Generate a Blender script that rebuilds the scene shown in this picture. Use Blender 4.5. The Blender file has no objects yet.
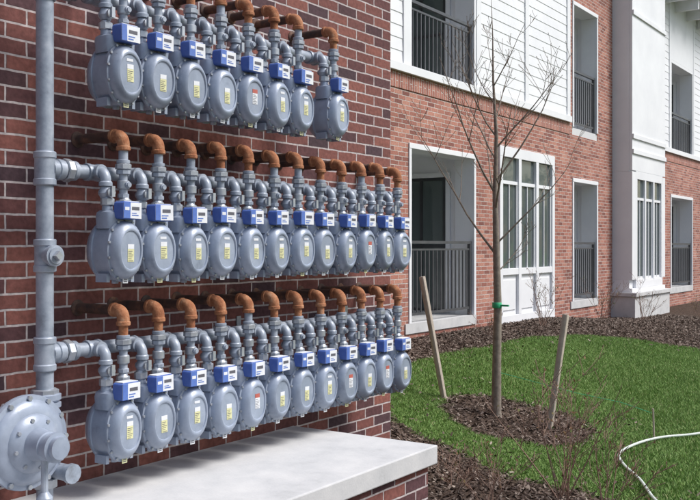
import bpy, math, random
import numpy as np
from mathutils import Vector, Matrix
random.seed(7); rng=np.random.default_rng(7)
S=bpy.context.scene
COL=S.collection
M={}

# ---------------------------------------------------------------- materials
def newmat(name):
    m=bpy.data.materials.new(name); m.use_nodes=True
    nt=m.node_tree; b=nt.nodes['Principled BSDF']
    return m,nt,b
def N(nt,t,**kw):
    n=nt.nodes.new(t)
    for k,v in kw.items(): setattr(n,k,v)
    return n
def ramp(nt,stops,interp='LINEAR'):
    r=N(nt,'ShaderNodeValToRGB'); cr=r.color_ramp; cr.interpolation=interp
    while len(cr.elements)<len(stops): cr.elements.new(0.5)
    for e,(p,c) in zip(cr.elements,stops):
        e.position=p; e.color=(c[0],c[1],c[2],1)
    return r
def noisemat(name,c1,c2,scale=8,rough=.6,bump=.0,bscale=60,metal=0,detail=4,spec=.5,stops=None,dist=.002,objvar=0,rvar=0):
    m,nt,b=newmat(name)
    tc=N(nt,'ShaderNodeTexCoord'); no=N(nt,'ShaderNodeTexNoise')
    no.inputs['Scale'].default_value=scale; no.inputs['Detail'].default_value=detail; no.inputs['Roughness'].default_value=.65
    src=tc.outputs['Object']
    if objvar:
        oi=N(nt,'ShaderNodeObjectInfo'); va=N(nt,'ShaderNodeVectorMath',operation='ADD')
        cb=N(nt,'ShaderNodeVectorMath',operation='SCALE'); cb.inputs[0].default_value=(13,7,5); nt.links.new(oi.outputs['Random'],cb.inputs['Scale'])
        nt.links.new(src,va.inputs[0]); nt.links.new(cb.outputs[0],va.inputs[1]); nt.links.new(va.outputs[0],no.inputs['Vector'])
    else: nt.links.new(src,no.inputs['Vector'])
    r=ramp(nt,stops or [(.3,c1),(.7,c2)])
    nt.links.new(no.outputs['Fac'],r.inputs['Fac'])
    if objvar:
        ml=N(nt,'ShaderNodeMath',operation='MULTIPLY_ADD'); ml.inputs[1].default_value=objvar; ml.inputs[2].default_value=1-objvar/2
        nt.links.new(oi.outputs['Random'],ml.inputs[0])
        sc=N(nt,'ShaderNodeVectorMath',operation='SCALE'); nt.links.new(r.outputs['Color'],sc.inputs[0]); nt.links.new(ml.outputs[0],sc.inputs['Scale'])
        nt.links.new(sc.outputs[0],b.inputs['Base Color'])
    else: nt.links.new(r.outputs['Color'],b.inputs['Base Color'])
    b.inputs['Roughness'].default_value=rough; b.inputs['Metallic'].default_value=metal
    if rvar:
        rr=N(nt,'ShaderNodeMath',operation='MULTIPLY_ADD'); rr.inputs[1].default_value=rvar; rr.inputs[2].default_value=rough-rvar/2
        nt.links.new(no.outputs['Fac'],rr.inputs[0]); nt.links.new(rr.outputs[0],b.inputs['Roughness'])
    b.inputs['Specular IOR Level'].default_value=spec
    if bump>0:
        n2=N(nt,'ShaderNodeTexNoise'); n2.inputs['Scale'].default_value=bscale; n2.inputs['Detail'].default_value=3
        nt.links.new(tc.outputs['Object'],n2.inputs['Vector'])
        bp=N(nt,'ShaderNodeBump'); bp.inputs['Strength'].default_value=bump; bp.inputs['Distance'].default_value=dist
        nt.links.new(n2.outputs['Fac'],bp.inputs['Height']); nt.links.new(bp.outputs['Normal'],b.inputs['Normal'])
    return m
def brickmat(name,stops,mortar,vertical=False,BW=.190,BH=.060):
    m,nt,b=newmat(name)
    uv=N(nt,'ShaderNodeUVMap')
    br=N(nt,'ShaderNodeTexBrick'); br.offset=.5
    br.inputs['Scale'].default_value=1; br.inputs['Mortar Size'].default_value=.005
    br.inputs['Mortar Smooth'].default_value=.25
    br.inputs['Brick Width'].default_value=BW; br.inputs['Row Height'].default_value=BH
    br.inputs['Color1'].default_value=(0,0,0,1); br.inputs['Color2'].default_value=(1,1,1,1); br.inputs['Mortar'].default_value=(.5,.5,.5,1)
    nz=N(nt,'ShaderNodeTexNoise'); nz.inputs['Scale'].default_value=14; nz.inputs['Detail'].default_value=2
    nt.links.new(uv.outputs['UV'],nz.inputs['Vector'])
    sub=N(nt,'ShaderNodeVectorMath',operation='SUBTRACT'); sub.inputs[1].default_value=(.5,.5,.5)
    nt.links.new(nz.outputs['Color'],sub.inputs[0])
    sc=N(nt,'ShaderNodeVectorMath',operation='SCALE'); sc.inputs['Scale'].default_value=.007
    nt.links.new(sub.outputs[0],sc.inputs[0])
    ad=N(nt,'ShaderNodeVectorMath',operation='ADD')
    nt.links.new(sc.outputs[0],ad.inputs[1])
    if vertical:
        mp=N(nt,'ShaderNodeMapping'); mp.inputs['Rotation'].default_value=(0,0,math.pi/2)
        nt.links.new(uv.outputs['UV'],mp.inputs['Vector']); nt.links.new(mp.outputs['Vector'],ad.inputs[0])
    else: nt.links.new(uv.outputs['UV'],ad.inputs[0])
    nt.links.new(ad.outputs[0],br.inputs['Vector'])
    r=ramp(nt,stops,'LINEAR'); nt.links.new(br.outputs['Color'],r.inputs['Fac'])
    n2=N(nt,'ShaderNodeTexNoise'); n2.inputs['Scale'].default_value=45; n2.inputs['Detail'].default_value=4
    nt.links.new(uv.outputs['UV'],n2.inputs['Vector'])
    n3=N(nt,'ShaderNodeTexNoise'); n3.inputs['Scale'].default_value=1.3; n3.inputs['Detail'].default_value=3
    nt.links.new(uv.outputs['UV'],n3.inputs['Vector'])
    a=N(nt,'ShaderNodeMath',operation='MULTIPLY_ADD'); a.inputs[1].default_value=1.1; a.inputs[2].default_value=.45
    nt.links.new(n2.outputs['Fac'],a.inputs[0])
    a2=N(nt,'ShaderNodeMath',operation='MULTIPLY_ADD'); a2.inputs[1].default_value=.6; a2.inputs[2].default_value=.7
    nt.links.new(n3.outputs['Fac'],a2.inputs[0])
    mm=N(nt,'ShaderNodeMath',operation='MULTIPLY'); nt.links.new(a.outputs[0],mm.inputs[0]); nt.links.new(a2.outputs[0],mm.inputs[1])
    mx=N(nt,'ShaderNodeMix',data_type='RGBA'); nt.links.new(br.outputs['Fac'],mx.inputs['Factor'])
    nt.links.new(r.outputs['Color'],mx.inputs['A']); mx.inputs['B'].default_value=(*mortar,1)
    vs=N(nt,'ShaderNodeVectorMath',operation='SCALE'); nt.links.new(mx.outputs['Result'],vs.inputs[0]); nt.links.new(mm.outputs[0],vs.inputs['Scale'])
    nt.links.new(vs.outputs[0],b.inputs['Base Color'])
    b.inputs['Roughness'].default_value=.85; b.inputs['Specular IOR Level'].default_value=.3
    h=N(nt,'ShaderNodeMath',operation='MULTIPLY_ADD'); h.inputs[1].default_value=-1; nt.links.new(br.outputs['Fac'],h.inputs[0])
    h2=N(nt,'ShaderNodeMath',operation='MULTIPLY'); h2.inputs[1].default_value=.45; nt.links.new(n2.outputs['Fac'],h2.inputs[0])
    nt.links.new(h2.outputs[0],h.inputs[2])
    bp=N(nt,'ShaderNodeBump'); bp.inputs['Strength'].default_value=.8; bp.inputs['Distance'].default_value=.005
    nt.links.new(h.outputs[0],bp.inputs['Height']); nt.links.new(bp.outputs['Normal'],b.inputs['Normal'])
    return m
def islandmat(name,stops,rough=.7,spec=.3):
    m,nt,b=newmat(name)
    g=N(nt,'ShaderNodeNewGeometry'); r=ramp(nt,stops)
    nt.links.new(g.outputs['Random Per Island'],r.inputs['Fac'])
    nt.links.new(r.outputs['Color'],b.inputs['Base Color']); b.inputs['Roughness'].default_value=rough
    b.inputs['Specular IOR Level'].default_value=spec
    return m
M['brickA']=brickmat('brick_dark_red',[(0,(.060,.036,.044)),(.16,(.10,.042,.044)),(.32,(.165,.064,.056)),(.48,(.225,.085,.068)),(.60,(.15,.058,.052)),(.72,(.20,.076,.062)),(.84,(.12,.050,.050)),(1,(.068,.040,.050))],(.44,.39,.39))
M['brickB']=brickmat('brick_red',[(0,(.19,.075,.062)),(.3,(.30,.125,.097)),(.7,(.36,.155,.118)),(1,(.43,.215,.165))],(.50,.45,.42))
M['soldier']=brickmat('brick_soldier_course',[(0,(.23,.09,.07)),(.4,(.32,.13,.10)),(1,(.40,.18,.135))],(.50,.45,.42),True)
M['conc']=noisemat('cast_concrete',(.42,.42,.42),(.56,.56,.55),4.5,.85,.35,90,detail=8,stops=[(.25,(.38,.385,.39)),(.42,(.48,.485,.495)),(.6,(.545,.545,.55)),(.8,(.60,.60,.595))])
M['white']=noisemat('white_painted_wood',(.70,.71,.745),(.78,.79,.82),1.6,.5,.05,30,detail=6)
M['trimgrey']=noisemat('trim_paint',(.55,.56,.58),(.62,.62,.63),2,.6)
M['rail']=noisemat('dark_metal_railing',(.055,.057,.064),(.085,.088,.096),6,.4)
M['frame']=noisemat('dark_window_frame',(.03,.032,.035),(.05,.05,.055),6,.4)
m,nt,b=newmat('window_glass'); b.inputs['Base Color'].default_value=(.09,.11,.11,1); b.inputs['Roughness'].default_value=.03; b.inputs['Specular IOR Level'].default_value=.8
tcg=N(nt,'ShaderNodeTexCoord'); ng=N(nt,'ShaderNodeTexNoise'); ng.inputs['Scale'].default_value=1.6; nt.links.new(tcg.outputs['Object'],ng.inputs['Vector'])
bg_=N(nt,'ShaderNodeBump'); bg_.inputs['Strength'].default_value=.12; bg_.inputs['Distance'].default_value=.05; nt.links.new(ng.outputs['Fac'],bg_.inputs['Height']); nt.links.new(bg_.outputs['Normal'],b.inputs['Normal'])
M['glass']=m
M['paint']=noisemat('grey_meter_paint',(.2,.235,.30),(.27,.31,.38),11,.34,.22,140,stops=[(.2,(.18,.21,.27)),(.40,(.275,.32,.405)),(.6,(.32,.37,.465)),(.8,(.41,.45,.53))],dist=.001,objvar=.25,rvar=.3,metal=.12)
M['pipe']=noisemat('grey_pipe_paint',(.2,.235,.3),(.3,.33,.38),14,.40,.35,120,metal=.1,stops=[(.22,(.15,.165,.19)),(.42,(.26,.30,.365)),(.62,(.35,.39,.46)),(.8,(.45,.48,.53))],dist=.001,rvar=.3)
M['galv']=noisemat('galvanised_steel',(.34,.37,.42),(.5,.53,.57),18,.38,.3,90,metal=.55,dist=.001)
M['rust']=noisemat('rusty_iron',(.20,.065,.025),(.36,.15,.06),24,.92,.9,150,detail=7,stops=[(.25,(.11,.045,.025)),(.42,(.27,.10,.045)),(.58,(.38,.17,.085)),(.72,(.46,.27,.17)),(.85,(.36,.30,.27))],dist=.002)
M['darkpipe']=noisemat('dark_rusty_pipe',(.03,.02,.018),(.12,.05,.03),16,.8,.5,110,stops=[(.3,(.035,.028,.028)),(.52,(.09,.048,.036)),(.72,(.22,.10,.055))],dist=.001)
M['blue']=noisemat('blue_plastic',(.055,.11,.37),(.08,.15,.46),12,.35)
M['lblw']=noisemat('white_label',(.66,.68,.72),(.76,.78,.80),30,.45)
M['lbly']=noisemat('yellow_label',(.62,.61,.32),(.70,.69,.42),30,.5)
M['ink']=noisemat('label_ink',(.09,.09,.11),(.14,.14,.17),30,.5)
M['inkb']=noisemat('label_blue_ink',(.08,.15,.45),(.11,.20,.52),30,.5)
M['red']=noisemat('red_print',(.42,.10,.08),(.47,.13,.10),30,.5)
M['bark']=noisemat('tree_bark',(.15,.12,.10),(.27,.23,.19),25,.85,.6,90,dist=.003)
M['twig']=noisemat('twig_bark',(.17,.10,.08),(.28,.18,.13),20,.8)
M['stake']=noisemat('weathered_wood',(.33,.28,.23),(.47,.41,.35),14,.85,.5,70,detail=7)
M['tie']=noisemat('green_tie_tape',(.02,.32,.14),(.04,.42,.2),10,.5)
M['hose']=noisemat('pale_hose_rubber',(.50,.56,.52),(.62,.67,.63),8,.45)
M['grass']=islandmat('grass_blades',[(0,(.085,.16,.035)),(.35,(.135,.245,.055)),(.7,(.18,.31,.075)),(.92,(.24,.36,.11)),(1,(.42,.39,.20))],.6)
M['chips']=islandmat('bark_mulch',[(0,(.040,.029,.025)),(.4,(.10,.073,.060)),(.78,(.17,.13,.11)),(1,(.32,.27,.23))],.9,.15)
M['leaf']=islandmat('tree_leaves',[(0,(.04,.08,.02)),(.5,(.07,.12,.035)),(1,(.11,.17,.05))],.6)
M['bud']=islandmat('shrub_leaves',[(0,(.16,.08,.04)),(.5,(.20,.14,.06)),(1,(.13,.19,.06))],.7)

m,nt,b=newmat('ground_soil_and_turf')
tc=N(nt,'ShaderNodeTexCoord'); at=N(nt,'ShaderNodeAttribute'); at.attribute_name='lawn'
n1=N(nt,'ShaderNodeTexNoise'); n1.inputs['Scale'].default_value=30; n1.inputs['Detail'].default_value=5
vo=N(nt,'ShaderNodeTexVoronoi'); vo.inputs['Scale'].default_value=38
nt.links.new(tc.outputs['Object'],n1.inputs['Vector']); nt.links.new(tc.outputs['Object'],vo.inputs['Vector'])
rm=ramp(nt,[(.3,(.03,.021,.017)),(.55,(.08,.056,.043)),(.75,(.14,.10,.08))]); nt.links.new(n1.outputs['Fac'],rm.inputs['Fac'])
rg=ramp(nt,[(.3,(.07,.12,.03)),(.7,(.12,.185,.055))]); nt.links.new(n1.outputs['Fac'],rg.inputs['Fac'])
mx=N(nt,'ShaderNodeMix',data_type='RGBA'); nt.links.new(at.outputs['Fac'],mx.inputs['Factor'])
nt.links.new(rm.outputs['Color'],mx.inputs['A']); nt.links.new(rg.outputs['Color'],mx.inputs['B'])
nt.links.new(mx.outputs['Result'],b.inputs['Base Color']); b.inputs['Roughness'].default_value=.95; b.inputs['Specular IOR Level'].default_value=.1
bp=N(nt,'ShaderNodeBump'); bp.inputs['Strength'].default_value=.9; bp.inputs['Distance'].default_value=.02
ma=N(nt,'ShaderNodeMath',operation='ADD'); nt.links.new(n1.outputs['Fac'],ma.inputs[0]); nt.links.new(vo.outputs['Distance'],ma.inputs[1])
nt.links.new(ma.outputs[0],bp.inputs['Height']); nt.links.new(bp.outputs['Normal'],b.inputs['Normal'])
M['ground']=m

# ---------------------------------------------------------------- mesh builder
class MB:
    def __init__(s): s.v=[];s.f=[];s.m=[];s.mats=[]
    def mi(s,k):
        if k not in s.mats: s.mats.append(k)
        return s.mats.index(k)
    def ring(s,c,u,v,ru,rv,n,e=2.0):
        st=len(s.v)
        for i in range(n):
            a=2*math.pi*i/n; ca,sa=math.cos(a),math.sin(a)
            x=math.copysign(abs(ca)**(2/e),ca)*ru; y=math.copysign(abs(sa)**(2/e),sa)*rv
            s.v.append(tuple(Vector(c)+u*x+v*y))
        return st
    def loft(s,starts,n,mat,cap=True):
        k=s.mi(mat)
        for a,b in zip(starts[:-1],starts[1:]):
            for i in range(n):
                j=(i+1)%n
                s.f.append((a+i,a+j,b+j,b+i)); s.m.append(k)
        if cap:
            s.f.append(tuple(starts[0]+i for i in reversed(range(n)))); s.m.append(k)
            s.f.append(tuple(starts[-1]+i for i in range(n))); s.m.append(k)
    def lathe(s,o,axis,prof,mat,n=16,e=2.0,wu=1,wv=1,up=None,cap=True):
        axis=Vector(axis).normalized(); o=Vector(o)
        up=Vector(up) if up else (Vector((0,0,1)) if abs(axis.z)<.9 else Vector((1,0,0)))
        u=up.cross(axis).normalized(); v=axis.cross(u).normalized()
        st=[s.ring(o+axis*p,u,v,r*wu,r*wv,n,e) for p,r in prof]
        s.loft(st,n,mat,cap)
    def cyl(s,a,b,r,mat,n=12,r2=None):
        a=Vector(a);b=Vector(b); L=(b-a).length
        s.lathe(a,b-a,[(0,r),(L,r if r2 is None else r2)],mat,n)
    def nut(s,a,b,r,mat,n=6):
        a=Vector(a);b=Vector(b); L=(b-a).length; c=min(.12*L,.003)
        s.lathe(a,b-a,[(0,r*.9),(c,r),(L-c,r),(L,r*.9)],mat,n)
    def tube(s,pts,r,mat,n=8):
        pts=[Vector(p) for p in pts]; rr=r if isinstance(r,(list,tuple)) else [r]*len(pts)
        st=[];u=None
        for i,p in enumerate(pts):
            d=(pts[min(i+1,len(pts)-1)]-pts[max(i-1,0)]).normalized()
            if u is None:
                h=Vector((0,0,1)) if abs(d.z)<.9 else Vector((1,0,0))
                u=h.cross(d).normalized()
            else: u=(u-d*u.dot(d)).normalized()
            v=d.cross(u)
            st.append(s.ring(p,u,v,rr[i],rr[i],n))
        s.loft(st,n,mat)
    def box(s,a,b,mat):
        x0,y0,z0=[min(p,q) for p,q in zip(a,b)]; x1,y1,z1=[max(p,q) for p,q in zip(a,b)]
        k=s.mi(mat); o=len(s.v)
        s.v+=[(x0,y0,z0),(x1,y0,z0),(x1,y1,z0),(x0,y1,z0),(x0,y0,z1),(x1,y0,z1),(x1,y1,z1),(x0,y1,z1)]
        for f in [(0,3,2,1),(4,5,6,7),(0,1,5,4),(1,2,6,5),(2,3,7,6),(3,0,4,7)]:
            s.f.append(tuple(o+i for i in f)); s.m.append(k)
    def quad(s,pts,mat):
        o=len(s.v); s.v+=[tuple(p) for p in pts]; s.f.append(tuple(range(o,o+len(pts)))); s.m.append(s.mi(mat))
    def mesh(s,name,smooth=True,ang=35):
        me=bpy.data.meshes.new(name); me.from_pydata(s.v,[],s.f)
        for k in s.mats: me.materials.append(M[k])
        me.polygons.foreach_set('material_index',s.m)
        uv=me.uv_layers.new(name='UVMap')
        for p in me.polygons:
            n=p.normal
            for li in p.loop_indices:
                co=me.vertices[me.loops[li].vertex_index].co
                if abs(n.z)>.7: uv.data[li].uv=(co.y,co.x)
                elif abs(n.x)>=abs(n.y): uv.data[li].uv=(co.y,co.z)
                else: uv.data[li].uv=(co.x+.1,co.z)
        if smooth:
            me.polygons.foreach_set('use_smooth',[True]*len(me.polygons)); me.set_sharp_from_angle(angle=math.radians(ang))
        me.update(); return me
    def obj(s,name,parent=None,smooth=True,bevel=0,loc=None):
        o=bpy.data.objects.new(name,s.mesh(name,smooth)); COL.objects.link(o)
        if loc: o.location=loc
        if parent: o.parent=parent
        if bevel:
            bm=o.modifiers.new('bevel','BEVEL'); bm.width=bevel; bm.segments=2; bm.limit_method='ANGLE'
        return o
def empty(name,loc=(0,0,0)):
    e=bpy.data.objects.new(name,None); COL.objects.link(e); e.location=loc; return e

# ---------------------------------------------------------------- terrain
def sstep(t): 
    t=np.clip(t,0,1); return t*t*(3-2*t)
def gz(x,y):
    x=np.asarray(x,float);y=np.asarray(y,float)
    top=.42-.24*sstep((y-14)/5)
    return top*sstep((.35-x)/2.6)+.012*np.sin(x*1.7+.6*y)*np.cos(y*1.1)
def GZ(x,y): return float(gz(x,y))
def wob(x,y): return .035*np.sin(7*x+3*y)+.025*np.sin(17*x-11*y)+.015*np.sin(31*y+23*x)
def lawn_sd(x,y):
    x=np.asarray(x,float);y=np.asarray(y,float)
    w=wob(x,y)
    ye=6.23-.333*np.clip(x,-3,1.1)
    d1=y-ye+w
    xf=np.interp(y,[0,12,13.3,14.5,16,20,60],[-2.05,-1.95,-1.4,-.45,1.2,5,12])
    d2=x-xf+w
    d3=np.hypot(x+.36,y-7.67)-.66+w
    return np.minimum(np.minimum(d1,d2),d3)
xs=np.concatenate([[-400,-150,-60,-30,-16,-9,-6],np.arange(-4,4.001,.08),[4.5,5,6,8,12,20,40,90,200,500]])
ys=np.concatenate([[-400,-120,-40,-15,-6,-2,0,1,2,3,4],np.arange(4.6,18.0,.08),[18.5,19,20,21,22,24,27,32,40,60,120,300,600]])
X,Y=np.meshgrid(xs,ys,indexing='ij'); Z=gz(X,Y)
nx,ny=X.shape
co=np.stack([X.ravel(),Y.ravel(),Z.ravel()],1)
idx=np.arange(nx*ny).reshape(nx,ny)
q=np.stack([idx[:-1,:-1].ravel(),idx[1:,:-1].ravel(),idx[1:,1:].ravel(),idx[:-1,1:].ravel()],1)
def npmesh(name,co,faces,mat,attr=None,smooth=False):
    me=bpy.data.meshes.new(name); k=faces.shape[1]
    me.vertices.add(len(co)); me.vertices.foreach_set('co',co.astype(np.float32).ravel())
    me.loops.add(faces.size); me.loops.foreach_set('vertex_index',faces.astype(np.int32).ravel())
    me.polygons.add(len(faces)); me.polygons.foreach_set('loop_start',np.arange(0,faces.size,k,dtype=np.int32))
    me.polygons.foreach_set('loop_total',np.full(len(faces),k,dtype=np.int32))
    me.materials.append(M[mat])
    if smooth: me.polygons.foreach_set('use_smooth',[True]*len(faces))
    me.update(calc_edges=True)
    if attr:
        a=me.attributes.new(attr[0],'FLOAT','POINT'); a.data.foreach_set('value',attr[1].astype(np.float32).ravel())
    return me
lm=np.clip(lawn_sd(X,Y)/.06+.3,0,1)
o=bpy.data.objects.new('ground',npmesh('ground',co,q,'ground',('lawn',lm),True)); COL.objects.link(o)

def scatter(n,x0,x1,y0,y1): return rng.uniform(x0,x1,n),rng.uniform(y0,y1,n)
def inview(x,y,marg=.35):
    D=3.02-x; Zc=D*.5577+y*.83; Xc=-D*.83+y*.5577
    p=Xc/np.maximum(Zc,.1); return (p>-.05-marg*.2)&(p<.3735+.06)
gx,gy=scatter(1000000,-2.6,7,5,17.5)
sd=lawn_sd(gx,gy); iv=inview(gx,gy)
keep=(sd>0)&(iv|(rng.random(len(gx))<.2))
gx,gy=gx[keep],gy[keep]; n=len(gx)
patch=.5+.5*np.sin(gx*2.3+np.sin(gy*1.7)*1.5)*np.sin(gy*2.9+gx)
h=rng.uniform(.016,.038,n)*(.75+.45*patch); w=rng.uniform(.0026,.0048,n); an=rng.uniform(0,2*np.pi,n)
ln=rng.uniform(0,.038,n); la=rng.uniform(0,2*np.pi,n); z=gz(gx,gy)-.004
b0=np.stack([gx-np.cos(an)*w,gy-np.sin(an)*w,z],1); b1=np.stack([gx+np.cos(an)*w,gy+np.sin(an)*w,z],1)
tp=np.stack([gx+np.cos(la)*ln,gy+np.sin(la)*ln,z+h],1)
co=np.stack([b0,b1,tp],1).reshape(-1,3); fc=np.arange(n*3).reshape(-1,3)
o=bpy.data.objects.new('lawn_grass',npmesh('lawn_grass',co,fc,'grass')); COL.objects.link(o)

mxx,myy=scatter(260000,-3.05,6,3.0,20)
sd=lawn_sd(mxx,myy); iv=inview(mxx,myy)
keep=(sd<.03)&(iv|(rng.random(len(mxx))<.3))&~((mxx<.02)&(myy<4.96))&~((mxx<.86)&(myy<3.96))
# a few chips strayed onto the grass
stray=(sd>.03)&(sd<.5)&iv&(rng.random(len(mxx))<.04); keep=keep|stray
zoff=np.where(stray,.022,0)[keep]
mxx,myy=mxx[keep],myy[keep]; n=len(mxx)
L=rng.uniform(.007,.026,n); W=rng.uniform(.003,.010,n); an=rng.uniform(0,2*np.pi,n)
ti=rng.uniform(-.7,.7,n); ro=rng.uniform(-.6,.6,n); z=gz(mxx,myy)+rng.uniform(.002,.022,n)+zoff
du=np.stack([np.cos(an)*np.cos(ti),np.sin(an)*np.cos(ti),np.sin(ti)],1); dv=np.stack([-np.sin(an)*np.cos(ro),np.cos(an)*np.cos(ro),np.sin(ro)],1)
c=np.stack([mxx,myy,z],1)
co=np.stack([c-du*L[:,None]-dv*W[:,None],c+du*(L*.9)[:,None]-dv*(W*.6)[:,None],c+du*L[:,None]+dv*W[:,None],c-du*(L*.8)[:,None]+dv*(W*1.1)[:,None]],1).reshape(-1,3)
o=bpy.data.objects.new('bark_mulch',npmesh('bark_mulch',co,np.arange(n*4).reshape(-1,4),'chips')); COL.objects.link(o)

# ---------------------------------------------------------------- building
bld=empty('brick_apartment_building')
AW=4.94; TOP=8.0
w=MB()
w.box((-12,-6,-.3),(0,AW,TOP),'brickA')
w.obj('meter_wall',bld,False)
F=-3.08; T=.30
def facade(name,rects):
    g=MB()
    for (y0,y1,z0,z1,mt) in rects: g.box((F-T,y0,z0),(F,y1,z1),mt)
    return g.obj(name,bld,False)
R1=(10.42,12.34);D1=(13.13,15.35);R2=(16.25,17.59);B2=(18.47,20.80);R3=(22.7,24.75)
facade('brick_walls',[
 (AW,R1[0],-.3,3.62,'brickB'),(R1[0],R1[1],-.3,.48,'brickB'),(R1[0],R1[1],2.95,3.62,'brickB'),
 (R1[1],D1[0],-.3,3.62,'brickB'),(D1[0],D1[1],-.3,.40,'brickB'),(D1[0],D1[1],3.16,3.62,'brickB'),
 (D1[1],R2[0],-.3,3.62,'brickB'),
 (R2[0],R2[1],-.3,.48,'brickB'),(R2[0],R2[1],2.85,3.63,'brickB'),(R2[0],R2[1],6.05,TOP,'brickB'),
 (R2[1],B2[0],-.3,TOP,'brickB'),
 (B2[1],R3[0],-.3,3.62,'brickB'),(R3[0],R3[1],-.3,.48,'brickB'),(R3[0],R3[1],2.85,3.62,'brickB'),(R3[1],27,-.3,3.62,'brickB'),
 (29.4,36,-.3,3.62,'brickB'),
])
g=MB()
for y0,y1 in [(AW,16.10),(B2[1]+.07,27)]: g.box((F-T,y0,3.62),(F+.012,y1,3.82),'soldier')
g.obj('soldier_course',bld,False)
g=MB()
for y0,y1 in [(AW,16.10),(B2[1]+.07,27)]:
    g.box((F-T,y0,3.823),(F+.06,y1,3.93),'white')
for y0,y1,z0,z1 in [(R1[0]-.16,R1[0]-.002,3.934,TOP),(R1[1]+.002,R1[1]+.15,3.934,TOP),(15.95,16.10,3.934,TOP),(14.1,14.24,3.934,TOP),(B2[1]+.07,B2[1]+.2,3.934,7.5),(R3[0]-.15,R3[0]-.002,3.934,7.5),(R3[1]+.002,R3[1]+.15,3.934,7.5)]:
    g.box((F-T,y0,z0),(F+.028,y1,z1),'white')
g.box((F-T,R1[0],6.05),(F+.02,R1[1],TOP),'white'); g.box((F-T,R3[0],6.05),(F+.02,R3[1],7.5),'white')
for (y0,y1),zs in [(R1,[(.62,2.95),(3.93,6.05)]),(R2,[(.62,2.85),(3.77,6.05)]),(R3,[(.62,2.85),(3.93,6.05)])]:
    for z0,z1 in zs:
        g.box((F-T-.001,y0-.001,z0),(F+.016,y0+.06,z1-.07),'white'); g.box((F-T-.001,y1-.06,z0),(F+.016,y1+.001,z1-.07),'white')
        g.box((F-T-.001,y0-.001,z1-.07),(F+.02,y1+.001,z1+.001),'white')
g.obj('white_trim',bld,False,bevel=.004)
g=MB()
g.box((F-T,16.103,3.62),(F,R2[0],TOP),'brickB')
g.obj('brick_pier',bld,False)
def siding(y0,y1,z0,z1,step=.16):
    z=z0
    while z<z1-.01:
        zz=min(z+step,z1); k=g.mi('white'); o=len(g.v)
        g.v+=[(F-T,y0,z),(F+.012,y0,z),(F+.005,y0,zz),(F-T,y0,zz),(F-T,y1,z),(F+.012,y1,z),(F+.005,y1,zz),(F-T,y1,zz)]
        for f in [(0,1,2,3),(7,6,5,4),(1,5,6,2),(0,4,5,1),(3,2,6,7)]:
            g.f.append(tuple(o+i for i in f)); g.m.append(k)
        z=zz
g=MB()
siding(AW,R1[0]-.162,3.934,TOP); siding(R1[1]+.152,14.098,3.934,TOP); siding(14.242,15.948,3.934,TOP)
siding(B2[1]+.202,R3[0]-.152,3.934,7.5); siding(R3[1]+.152,27,3.934,7.5); siding(29.4,36,3.7,7.5)
g.obj('lap_siding',bld,False)
def recess(y0,y1,zf,zc,upper):
    g=MB(); xb=-4.75
    g.box((xb,y0-.1,zf-.13),(F-.01 if upper else F+.02,y1,zf),'trimgrey' if upper else 'conc')
    g.box((xb-.12,y0,zf),(xb,y1,zc),'white')
    g.box((xb,y0-.1,zf),(F-T-.004,y0,zc),'white')
    g.box((xb,y1,zf),(F-T-.004,y1+.1,zc),'white')
    g.box((xb,y0,zc),(F-T-.004,y1,zc+.12),'white')
    d=.82
    x1=F-T-.17; x0=x1-d; zt=zf+2.02
    for a,b_ in [((x0-.07,x0),(zf+.03,zt+.07)),((x1,x1+.07),(zf+.03,zt+.07))]:
        g.box((a[0],y1-.035,b_[0]),(a[1],y1-.002,b_[1]),'white')
    g.box((x0,y1-.035,zt),(x1,y1-.002,zt+.07),'white')
    g.box((x0,y1-.02,zf+.03),(x1,y1-.003,zt),'glass')
    for xx in (x0,x0+d*.5-.02,x1-.04): g.box((xx,y1-.04,zf+.03),(xx+.04,y1-.021,zt),'frame')
    for zz in (zf+.03,zf+.98,zt-.045): g.box((x0+.041,y1-.038,zz),(x1-.041,y1-.022,zz+.04),'frame')
    g.box((xb+.003,y0+.2,zf+.03),(xb+.02,y1-.3,zt),'glass')
    for yy in (y0+.2,(y0+y1)/2-.07,y1-.34): g.box((xb+.021,yy,zf+.03),(xb+.05,yy+.05,zt),'frame')
    g.obj('balcony_recess' if upper else 'patio_recess',bld,False)
    r=MB(); xr=F-.05
    r.box((xr-.02,y0+.07,zf+1.03),(xr+.025,y1-.07,zf+1.07),'rail'); r.box((xr-.012,y0+.07,zf+.09),(xr+.012,y1-.07,zf+.125),'rail')
    r.box((xr-.012,y0+.07,zf+.94),(xr+.012,y1-.07,zf+.965),'rail')
    npk=int((y1-y0-.14)/.105)
    for i in range(npk+1):
        yy=y0+.08+(y1-y0-.16)*i/npk; r.box((xr-.0085,yy-.0085,zf+.126),(xr+.0085,yy+.0085,zf+.939),'rail')
    for yy in (y0+.09,y1-.09): r.box((xr-.022,yy-.022,zf+.001),(xr+.022,yy+.022,zf+1.029),'rail')
    r.obj('balcony_railing',bld,False)
for (a,b_) in (R1,R2,R3):
    recess(a,b_,.62,2.95 if a==R1[0] else 2.85,False)
    recess(a,b_,3.76,6.05,True)
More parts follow.
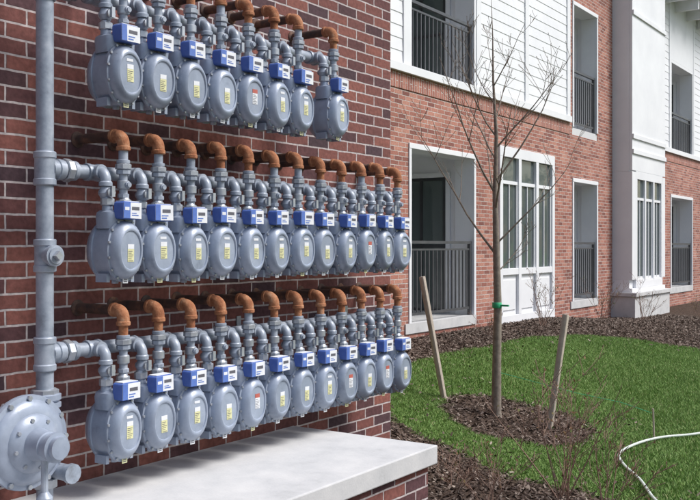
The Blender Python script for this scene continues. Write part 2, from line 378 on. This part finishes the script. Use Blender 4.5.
def winbank(g,x,y0,y1,z0,z1,zg,n,fr=.11):
    g.box((F-T,y0,z0),(x-.06,y1,z1),'white')
    g.box((x-.06,y0,z1-.16),(x,y1,z1),'white'); g.box((x-.06,y0,z0),(x,y1,z0+.14),'white')
    W=(y1-y0-fr)/n
    for i in range(n+1):
        yy=y0+W*i; g.box((x-.06,yy,z0+.14),(x,yy+fr,z1-.16),'white')
    for i in range(n):
        a=y0+W*i+fr; b_=y0+W*(i+1)
        g.box((x-.06,a,zg-.1),(x-.004,b_,zg),'white')
        g.box((x-.06,a,z0+.141),(x-.045,b_,zg-.101),'white')
        g.box((x-.06,a+.06,z0+.22),(x-.03,b_-.06,zg-.18),'white')
        g.box((x-.059,a,zg+.001),(x-.05,b_,z1-.161),'glass')
        zt=z1-.16-.42
        g.box((x-.049,a,zt),(x-.02,b_,zt+.055),'white')
        for q_ in ((a,a+.035),(b_-.035,b_)): g.box((x-.049,q_[0],zg+.001),(x-.025,q_[1],zt-.001),'white')
        g.box((x-.049,(a+b_)/2-.011,zg+.001),(x-.03,(a+b_)/2+.011,zt-.001),'white')
g=MB(); winbank(g,F+.03,D1[0],D1[1],.40,3.16,1.27,3); g.box((F-T,D1[0]-.03,.33),(F+.07,D1[1]+.03,.399),'conc')
g.obj('window_bay',bld,False,bevel=.004)
bx=F+.40
g=MB()
g.box((F-T,B2[0],.70),(bx-.061,B2[1],.95),'white'); g.box((F-T,B2[0],3.1),(bx-.061,B2[1],7.5),'white')
winbank(g,bx,B2[0]+.25,B2[1]-.2,.78,3.12,.95,3,.09)
for a,b_ in ((B2[0],B2[0]+.249),(B2[1]-.199,B2[1])): g.box((F-T,a,.951),(bx,b_,3.099),'white')
g.box((bx-.06,B2[0],3.121),(bx,B2[1],7.5),'white')
g.box((bx-.06,B2[0],.70),(bx,B2[1],.779),'white')
for zz in (3.45,3.75,6.2): g.box((bx+.001,B2[0],zz),(bx+.03,B2[1],zz+.09),'white')
g.box((F-.1,B2[0]-.08,-.3),(bx+.08,B2[1]+.06,.62),'conc'); g.box((F-.1,B2[0]-.12,.623),(bx+.12,B2[1]+.10,.699),'conc')
g.obj('projecting_bay',bld,False,bevel=.004)
g=MB()
g.box((F-T,27,.70),(F+.35,29.4,7.5),'white'); g.box((F-T,26.95,-.3),(F+.42,29.45,.699),'conc')
g.box((F+.351,27.4,1.0),(F+.36,29.0,3.0),'glass')
for yy in (27.35,27.9,28.45,29.0): g.box((F+.351,yy,1.0),(F+.38,yy+.07,3.0),'white')
g.obj('far_bay',bld,False)
g=MB()
g.box((F-T,B2[0]-.1,7.5),(F+.62,36.1,7.62),'white'); g.box((F-T,B2[0]-.15,7.623),(F+.75,36.1,7.85),'white')
g.box((F-T,AW,8.0),(F+.3,B2[0]-.16,8.2),'white'); g.box((-12,AW+.41,7.86),(F-T-.01,36,7.99),'trimgrey')
g.box((-12.2,-6.2,8.003),(.15,AW+.2,8.2),'white')
for i in range(16):
    yy=B2[0]+.4+i*1.05
    if yy<35.5: g.box((F+.02 if yy>B2[1]+.1 else bx+.002,yy,7.25),(F+.55,yy+.1,7.499),'white')
g.obj('cornice',bld,False)
g=MB(); g.box((-12,AW+.001,-.3),(-4.88,36,7.855),'brickB'); g.obj('building_core',bld,False)

# ---------------------------------------------------------------- ledge
ldg=empty('brick_ledge')
g=MB(); g.box((.001,-1.5,-.2),(.835,3.915,.579),'brickA'); g.obj('brick_base',ldg,False)
g=MB(); g.box((.001,-1.53,.581),(.87,3.95,.67),'conc'); g.obj('concrete_slab',ldg,False,bevel=.006)

# ---------------------------------------------------------------- gas meters
def meter_mesh(var):
    g=MB(); hw,hh=.083,.119; E=2.15
    P=[(-.104,.30),(-.101,.55),(-.092,.74),(-.074,.87),(-.055,.93),(-.052,1.0),(-.043,1.0),(-.041,.95),(0,.97),(.034,.95),(.036,1.02),(.047,1.02),(.049,.94),(.058,.925),(.070,.875),(.080,.79),(.086,.71),(.0875,.66),(.086,.62),(.082,.60),(.082,.001)]
    g.lathe((0,0,0),(1,0,0),[(a,r) for a,r in P],'paint',32,E,hw,hh)
    for i in range(14):
        a=2*math.pi*(i+.5)/14; ca,sa=math.cos(a),math.sin(a)
        y=math.copysign(abs(ca)**(2/E),ca)*hw*.975; z=math.copysign(abs(sa)**(2/E),sa)*hh*.975
        g.nut((.047,y,z),(.055,y,z),.0055,'galv')
    for yy in (-.045,0,.045):
        g.lathe((-.04,yy,0),(-1,0,0),[(0,.008),(.035,.007),(.05,.003)],'paint',8,2,.6,9)
    g.lathe((0,0,.080),(0,0,1),[(0,.96),(.048,1),(.062,.95),(.070,.80)],'paint',24,4,.074,.050)
    for yy in (-.044,.044):
        g.lathe((0,yy,.13),(0,0,1),[(0,.024),(.02,.021),(.04,.0195)],'paint',14)
        g.nut((0,yy,.168),(0,yy,.196),.026,'galv',8)
        g.lathe((0,yy,.195),(0,0,1),[(0,.021),(.008,.017)],'galv',12)
    g.lathe((.036,0,.150),(1,0,0),[(0,.90),(.006,1),(.046,1),(.052,.95)],'blue',24,7,.050,.034)
    g.box((.0881,-.046,.120),(.0895,.046,.180),'lblw')
    if var%2: 
        g.box((.0896,-.046,.120),(.0902,-.020,.180),'inkb'); g.box((.0896,-.014,.126),(.0902,.012,.131),'inkb')
        g.box((.0896,-.010,.150),(.0903,.032,.163),'ink')
        g.box((.0896,-.014,.136),(.0902,.02,.140),'inkb')
    else:
        g.box((.0896,-.046,.120),(.0902,-.012,.180),'inkb'); g.box((.0896,-.004,.152),(.0903,.034,.164),'ink')
        g.box((.0896,-.004,.13),(.0902,.03,.134),'inkb'); g.box((.0896,-.004,.138),(.0902,.02,.141),'inkb')
        g.box((.0903,-.040,.15),(.0906,-.018,.162),'lblw')
    g.box((.04,-.040,.1835),(.083,.040,.1855),'lblw')
    x=.0822; dz=[0,.010,-.008,.005][var]
    # sticker: white header above a pale yellow field with small print
    g.box((x,-.016,-.036+dz),(x+.001,.016,.012+dz),'lbly' if var!=1 else 'lblw')
    g.box((x,-.016,.0125+dz),(x+.001,.016,.030+dz),'lblw' if var!=1 else 'red')
    for k in range(6):
        zz=-.033+k*.0072+dz; g.box((x+.0011,-.0135,zz),(x+.0015,.003+.009*((k*7+var)%3)/2,zz+.002),'ink')
    if var in (0,3):
        g.box((x,-.018,.046),(x+.001,.014,.056),'lblw')
    g.box((.0558,-.014,-.126),(.0570,.012,-.100),'lbly' if var%2 else 'lblw')
    for k in range(3): g.box((.0571,-.010,-.121+k*.007),(.0574,.008,-.118+k*.007),'ink')
    g.nut((-.0,-.0,-.128),(0,0,-.105),.014,'paint',6)
    g.box((-.03,-.07,-.122),(.03,-.055,-.09),'paint'); g.box((-.03,.055,-.122),(.03,.07,-.09),'paint')
    return g.mesh('gas_meter')
mm=[meter_mesh(i) for i in range(4)]
Y0=2.478; DY=.187; MX=.266
rows=[(2.275,[0,1,2,3,4,5,6,7.6]),(1.60,list(range(12))),(.925,list(range(12)))]
for ri,(rz,ns) in enumerate(rows):
    for n_ in ns:
        o=bpy.data.objects.new('gas_meter',random.choice([mm[0],mm[2],mm[3],mm[0],mm[2],mm[1]])); COL.objects.link(o)
        o.location=(MX+random.uniform(-.006,.006),Y0+DY*n_+random.uniform(-.003,.003),rz+random.uniform(-.005,.005))
        o.rotation_euler=(random.uniform(-.02,.02),random.uniform(-.015,.015),random.uniform(-.06,.05))
def arc(c,r,a0,a1,u,v,k=6):
    return [Vector(c)+Vector(u)*r*math.cos(a0+(a1-a0)*i/k)+Vector(v)*r*math.sin(a0+(a1-a0)*i/k) for i in range(k+1)]
def manifold(rz,ns):
    g=MB(); zm=rz+.302; xm=.192; yend=Y0+DY*ns[-1]+.06
    g.cyl((xm,2.213,zm),(xm,yend,zm),.0265,'pipe',16)
    g.lathe((xm,yend-.01,zm),(0,1,0),[(0,.031),(.02,.033),(.035,.031),(.04,.02)],'pipe',14)
    for yy,r,l in ((2.27,.038,.022),(2.295,.044,.03),(2.328,.038,.022)): g.nut((xm,yy,zm),(xm,yy+l,zm),r,'galv' if r>.04 else 'pipe',8 if r>.04 else 14)
    for n_ in ns:
        y=Y0+DY*n_; yi=y-.044; yo=y+.044
        j=random.uniform(-.006,.006)
        g.lathe((xm,yi-.034,zm),(0,1,0),[(0,.0325),(.004,.034),(.014,.034),(.016,.031),(.052,.031),(.054,.034),(.064,.034),(.068,.0325)],'pipe',16)
        g.lathe((xm+.02,yi,zm),(1,0,0),[(0,.026),(.022,.026),(.024,.029),(.034,.029)],'pipe',14)
        g.tube([(xm+.05,yi,zm)]+arc((MX-.03,yi,zm-.03),.03,math.pi/2,0,(1,0,0),(0,0,1))+[(MX,yi,zm-.05)],.0205,'pipe',12)
        g.lathe((MX,yi,zm-.055),(0,0,1),[(0,.026),(.014,.026),(.018,.023)],'pipe',12)
        g.lathe((MX,yi,rz+.2),(0,0,1),[(0,.018),(.006,.022),(.02,.027),(.036,.022),(.046,.018)],'pipe',14)
        g.lathe((MX,yi,rz+.222),(1,0,0),[(-.03,.012),(-.024,.016),(.022,.016),(.026,.019),(.034,.019),(.036,.013)],'galv',12)
        g.box((MX+.036,yi-.008,rz+.206),(MX+.044,yi+.008,rz+.246),'galv')
        g.cyl((MX,yo,rz+.195),(MX,yo,rz+.35),.0165,'pipe',12)
        g.nut((MX,yo,rz+.205),(MX,yo,rz+.222),.022,'pipe',8)
        g.lathe((MX,yo,rz+.240),(0,0,1),[(0,.021),(.003,.024),(.03,.024),(.033,.021)],'galv',14)
        if random.random()<.6: g.lathe((MX,yo,rz+.256),(1,0,0),[(0,.013),(.03,.013),(.031,.010),(.036,.010)],'pipe',10)
        zt=rz+.300+j
        g.nut((MX,yo,zt),(MX,yo,zt+.018),.027,'pipe',8); g.nut((MX,yo,zt+.019),(MX,yo,zt+.041),.031,'galv',8); g.nut((MX,yo,zt+.042),(MX,yo,zt+.056),.026,'pipe',12)
        ze=rz+.452+j; R=.034
        g.cyl((MX,yo,zt+.05),(MX,yo,ze-R),.0185,'rust' if random.random()<.75 else 'pipe',12)
        g.lathe((MX,yo,ze-R-.026),(0,0,1),[(0,.0255),(.003,.028),(.015,.028),(.018,.025)],'rust',14)
        g.tube([(MX,yo,ze-R-.01)]+arc((MX-R,yo,ze-R),R,0,math.pi/2,(1,0,0),(0,0,1),7)+[(MX-R-.012,yo,ze)],.0245,'rust',14)
        g.lathe((MX-R-.008,yo,ze),(-1,0,0),[(0,.025),(.003,.028),(.015,.028),(.018,.0245)],'rust',14)
        g.cyl((MX-R-.02,yo,ze),(-.02,yo,ze),.0205,'darkpipe',14)
        g.lathe((-.001,yo,ze),(1,0,0),[(0,.034),(.006,.033),(.012,.024)],'darkpipe',12)
    for yy in (Y0+DY*1.5,Y0+DY*5.5,Y0+DY*(ns[-1]-.5)):
        g.box((.001,yy-.015,zm-.05),(.008,yy+.015,zm+.05),'galv'); g.box((.008,yy-.012,zm-.006),(xm-.02,yy+.012,zm+.006),'galv')
    return g.obj('gas_pipe_manifold')
for rz,ns in rows: manifold(rz,ns)
g=MB()
rx,ry=.192,2.213
g.cyl((rx,ry,1.06),(rx,ry,4.6),.0315,'pipe',20)
for rz,_ in rows:
    zm=rz+.302
    g.lathe((rx,ry,zm-.062),(0,0,1),[(0,.038),(.004,.041),(.022,.041),(.026,.037),(.098,.037),(.102,.041),(.12,.041),(.124,.038)],'pipe',20)
    g.lathe((rx,ry+.02,zm),(0,1,0),[(0,.036),(.025,.036),(.028,.040),(.044,.040),(.046,.036)],'pipe',18)
zt=1.585
g.lathe((rx,ry,zt-.06),(0,0,1),[(0,.038),(.004,.041),(.022,.041),(.026,.037),(.094,.037),(.098,.041),(.116,.041),(.12,.038)],'pipe',20)
g.lathe((rx+.02,ry,zt),(1,0,0),[(0,.034),(.022,.034),(.024,.039),(.04,.039),(.041,.03),(.046,.03)],'pipe',18); g.nut((rx+.064,ry,zt),(rx+.084,ry,zt),.018,'galv',4)
g.obj('gas_riser_pipe')
g=MB()
cy,cz=2.10,.93; cx=.235
g.lathe((cx,cy,cz),(1,0,0),[(-.09,.03),(-.085,.07),(-.06,.10),(-.03,.135),(-.014,.150),(-.012,.166),(-.001,.168),(.0,.160),(.003,.160),(.004,.168),(.014,.166),(.017,.150),(.024,.146),(.036,.128),(.040,.104),(.050,.098),(.062,.072),(.066,.058),(.085,.052),(.12,.050),(.122,.045),(.150,.045),(.152,.052),(.165,.052),(.168,.040),(.186,.038),(.188,.02)],'paint',40)
for i in range(12):
    a=2*math.pi*i/12; y=cy+.156*math.cos(a); z=cz+.156*math.sin(a)
    g.nut((cx+.015,y,z),(cx+.026,y,z),.010,'galv'); g.nut((cx-.024,y,z),(cx-.012,y,z),.010,'galv')
for i in range(8):
    a=2*math.pi*i/8+.2; y=cy+.085*math.cos(a); z=cz+.085*math.sin(a)
    g.nut((cx+.050,y,z),(cx+.062,y,z),.008,'galv')
g.lathe((rx,ry,.80),(0,0,1),[(0,.03),(.01,.048),(.05,.055),(.12,.062),(.19,.055),(.225,.046),(.235,.058),(.25,.058),(.252,.046),(.262,.058),(.28,.058),(.285,.04)],'paint',22)
g.nut((rx,ry,1.062),(rx,ry,1.10),.05,'galv',8)
g.lathe((rx,ry-.15,cz-.02),(0,1,0),[(0,.05),(.18,.05),(.20,.06)],'paint',18)
g.cyl((rx,ry,.672),(rx,ry,.81),.03,'pipe',16); g.nut((rx,ry,.74),(rx,ry,.775),.044,'galv',8)
g.cyl((cx+.10,cy,cz-.04),(cx+.10,cy,cz-.16),.012,'pipe',10); g.lathe((cx+.10,cy,cz-.16),(0,0,-1),[(0,.013),(.02,.028),(.03,.028)],'pipe',14)
g.lathe((rx+.05,ry+.03,.80),(1,0,0),[(-.04,.03),(.05,.03),(.052,.036),(.07,.036)],'pipe',14)
g.obj('gas_pressure_regulator')

# ---------------------------------------------------------------- young tree
def grow(g,p,d,L,r,depth,rnd,mat,up=.25,segs=6,n=6,minr=.0012,kids=(3,5)):
    pts=[Vector(p)];rr=[r];d=Vector(d).normalized()
    for i in range(segs):
        d=(d+Vector((rnd.uniform(-1,1),rnd.uniform(-1,1),rnd.uniform(-.4,.6)))*.10+Vector((0,0,up*.25))).normalized()
        pts.append(pts[-1]+d*L/segs); rr.append(max(minr,r*(1-.8*(i+1)/segs)))
    g.tube(pts,rr,mat,n)
    if depth>0:
        k=rnd.randint(*kids)
        for i in range(k):
            t=rnd.uniform(.2,.95); j=min(segs-1,int(t*segs)); q_=pts[j].lerp(pts[j+1],t*segs-j)
            dd=(pts[j+1]-pts[j]).normalized(); a=rnd.uniform(0,2*math.pi)
            side=Vector((math.cos(a),math.sin(a),rnd.uniform(-.1,.4)))
            grow(g,q_,dd*.75+side*.7,L*rnd.uniform(.3,.55)*(1.1-t*.4),max(minr,rr[j]*.6),depth-1,rnd,mat,up,max(3,segs-1),max(4,n-1),minr,kids)
    elif rnd.random()<.9:
        g.lathe(pts[-1],d,[(-.004,.001),(.002,.0032),(.010,.001)],mat,4)
rnd=random.Random(21)
g=MB(); tx,ty=-.54,7.62; tz=GZ(tx,ty)-.03
tp=[(0,0,0,.056),(.0,0,.06,.044),(.004,.0,.5,.039),(.012,.006,1.0,.035),(.0,0,1.5,.030),(-.012,.0,2.0,.023),(-.004,.01,2.5,.017),(-.03,.0,3.0,.010),(-.03,-.01,3.4,.005),(-.05,0,3.75,.0018)]
g.tube([(tx+a,ty+b_,tz+c) for a,b_,c,_ in tp],[r for *_,r in tp],'bark',12)
for zz,az,L,el,r in [(1.45,205,1.35,52,.012),(1.55,35,1.05,40,.010),(1.75,120,1.0,55,.010),(1.85,300,1.0,52,.011),(2.0,225,1.3,56,.011),(2.1,35,1.15,55,.011),(2.3,160,.8,50,.009),(2.4,10,.95,48,.009),(2.5,225,.95,52,.008),(2.65,80,.7,55,.007),(2.8,200,.75,52,.006),(2.95,350,.6,50,.006),(3.1,130,.45,50,.004),(1.3,60,.5,35,.007)]:
    a=math.radians(az); e=math.radians(el)
    xx=np.interp(zz,[t[2] for t in tp],[t[0] for t in tp]); yy=np.interp(zz,[t[2] for t in tp],[t[1] for t in tp])
    grow(g,(tx+xx,ty+yy,tz+zz),(math.cos(a)*math.cos(e),math.sin(a)*math.cos(e),math.sin(e)),L,r,2,rnd,'bark',up=.3,minr=.0017,kids=(3,5))
g.lathe((tx+.006,ty,tz+.985),(0,0,1),[(0,.041),(.003,.043),(.045,.043),(.048,.041)],'tie',14)
g.box((tx+.03,ty-.012,tz+1.0),(tx+.12,ty+.01,tz+1.015),'tie'); 
g.obj('young_tree')
def stake(a,b_,r):
    g=MB(); a=Vector(a);b_=Vector(b_); d=(b_-a).normalized(); a=a-d*.2; L=(b_-a).length
    g.lathe(a,d,[(0,r*.9),(L*.3,r),(L*.6,r*.97),(L-.01,r*1.02),(L,r*.9)],'stake',14,5)
    g.obj('tree_stake')
stake((-1.05,7.59,GZ(-1.05,7.59)),(-1.215,7.48,1.34),.024)
stake((-.07,7.68,GZ(-.07,7.68)),(.05,7.76,1.03),.026)
g=MB(); g.tube([(-.50,7.62,.50),(-.2,7.66,.44),(.15,7.75,.36),(.5,7.85,.30),(.75,7.92,.22)],.0022,'tie',5); g.tube([(.75,7.92,.26),(.76,7.92,-.05)],.008,'stake',6); g.obj('guy_line')
hp=[(1.6,9.3),(1.15,8.56),(.98,8.2),(.81,7.91),(.72,7.53),(.72,7.13),(.86,6.8),(1.09,6.43),(1.36,5.91),(1.75,5.4),(2.5,4.9)]
def catmull(P,k=8):
    out=[]
    for i in range(len(P)-1):
        p0=P[max(i-1,0)];p1=P[i];p2=P[i+1];p3=P[min(i+2,len(P)-1)]
        for j in range(k):
            t=j/k
            out.append(tuple(.5*((2*p1[c])+(-p0[c]+p2[c])*t+(2*p0[c]-5*p1[c]+4*p2[c]-p3[c])*t*t+(-p0[c]+3*p1[c]-3*p2[c]+p3[c])*t**3) for c in range(2)))
    out.append(P[-1]); return out
g=MB(); g.tube([(x,y,GZ(x,y)+.026) for x,y in catmull(hp)],.0105,'hose',10); g.obj('garden_hose')

def shrub(x,y,H,n,seed,spread=.35,leaf=0,k=(2,4),r0=.0035):
    r_=random.Random(seed); g=MB(); z=GZ(x,y)-.02
    for i in range(n):
        a=r_.uniform(0,6.283); e=r_.uniform(.9,1.5)
        grow(g,(x+r_.uniform(-.04,.04),y+r_.uniform(-.04,.04),z),(math.cos(a)*math.cos(e)*spread*3,math.sin(a)*math.cos(e)*spread*3,math.sin(e)),H*r_.uniform(.6,1),r_.uniform(.8,1.3)*r0,2,r_,'twig',up=.2,segs=5,n=4,minr=.0017,kids=k)
    if leaf:
        vs=list(g.v)
        for i in range(leaf):
            c=Vector(r_.choice(vs)); u=Vector((r_.uniform(-1,1),r_.uniform(-1,1),r_.uniform(-1,1))).normalized()*.012; v=u.orthogonal()*.5
            g.quad([c,c+u+v,c+u*2,c+u-v],'bud')
    g.obj('bare_shrub',smooth=False)
shrub(.80,5.75,1.05,13,3,.30,110,r0=.0048)
shrub(.45,5.35,.5,8,4,.5,40)
shrub(1.15,5.55,.6,9,14,.5,40)
shrub(.1,5.6,.35,7,15,.6,30)
shrub(-2.4,13.2,.9,9,5,.4,60,r0=.005)
shrub(-2.3,15.6,.8,9,6,.4,60,r0=.005)
shrub(-2.1,17.3,.8,8,7,.4,60,r0=.005)
shrub(-2.4,11.4,.4,8,8,.5,60)
shrub(-1.6,19.6,.6,8,9,.5,60)
shrub(-1.5,22.5,.7,8,10,.5,60)

g=MB(); r_=random.Random(5)
for i in range(18):
    x=24+r_.uniform(-3,6); y=4+i*5.4+r_.uniform(-1.5,1.5); H=r_.uniform(6,11)
    g.tube([(x,y,-.2),(x+.1,y,H*.4),(x,y+.2,H*.85)],[.22,.16,.04],'bark',7)
    for k in range(7):
        a=r_.uniform(0,6.28); g.tube([(x,y,H*r_.uniform(.3,.6)),(x+math.cos(a)*1.6,y+math.sin(a)*1.6,H*r_.uniform(.6,.8))],[.08,.02],'bark',5)
    for c_ in range(26):
        a=r_.uniform(0,6.28);rad=r_.uniform(0,2.4); cc=Vector((x+math.cos(a)*rad,y+math.sin(a)*rad,H*r_.uniform(.35,1.0)))
        s_=r_.uniform(.5,1.1)
        for k in range(30):
            p=cc+Vector((r_.gauss(0,1),r_.gauss(0,1),r_.gauss(0,.8)))*s_*.6
            u=Vector((r_.uniform(-1,1),r_.uniform(-1,1),r_.uniform(-1,1))).normalized()*.18; v=u.orthogonal().normalized()*.11
            g.quad([p-u,p+v,p+u,p-v],'leaf')
g.obj('distant_tree_row',smooth=False)

# ---------------------------------------------------------------- light (hazy daylight)
sd=Vector((.52,.30,.74)).normalized()
sun=bpy.data.lights.new('sun','SUN'); sun.energy=3.9; sun.angle=math.radians(24); sun.color=(1,.975,.945)
so=bpy.data.objects.new('sun',sun); COL.objects.link(so); so.rotation_euler=sd.to_track_quat('Z','Y').to_euler(); so.location=(0,0,20)
wd=bpy.data.worlds.new('World'); S.world=wd; wd.use_nodes=True; nt=wd.node_tree
sk=nt.nodes.new('ShaderNodeTexSky'); sk.sky_type='NISHITA'; sk.sun_disc=False
sk.sun_elevation=math.asin(sd.z); sk.sun_rotation=math.atan2(sd.x,sd.y); sk.air_density=1.3; sk.dust_density=3.0; sk.ozone_density=1.5
bg=nt.nodes['Background']; bg.inputs['Strength'].default_value=.15; nt.links.new(sk.outputs[0],bg.inputs['Color'])

cam=bpy.data.cameras.new('camera'); co_=bpy.data.objects.new('camera',cam); COL.objects.link(co_)
cam.sensor_width=36; cam.lens=937/700*36; cam.clip_end=2000; cam.clip_start=.05; cam.shift_y=-.0057
co_.location=(3.02,0,1.62); co_.rotation_euler=(math.radians(90),0,math.atan2(630,937))
S.camera=co_
S.view_settings.view_transform='Standard'; S.view_settings.look='None'; S.view_settings.exposure=0
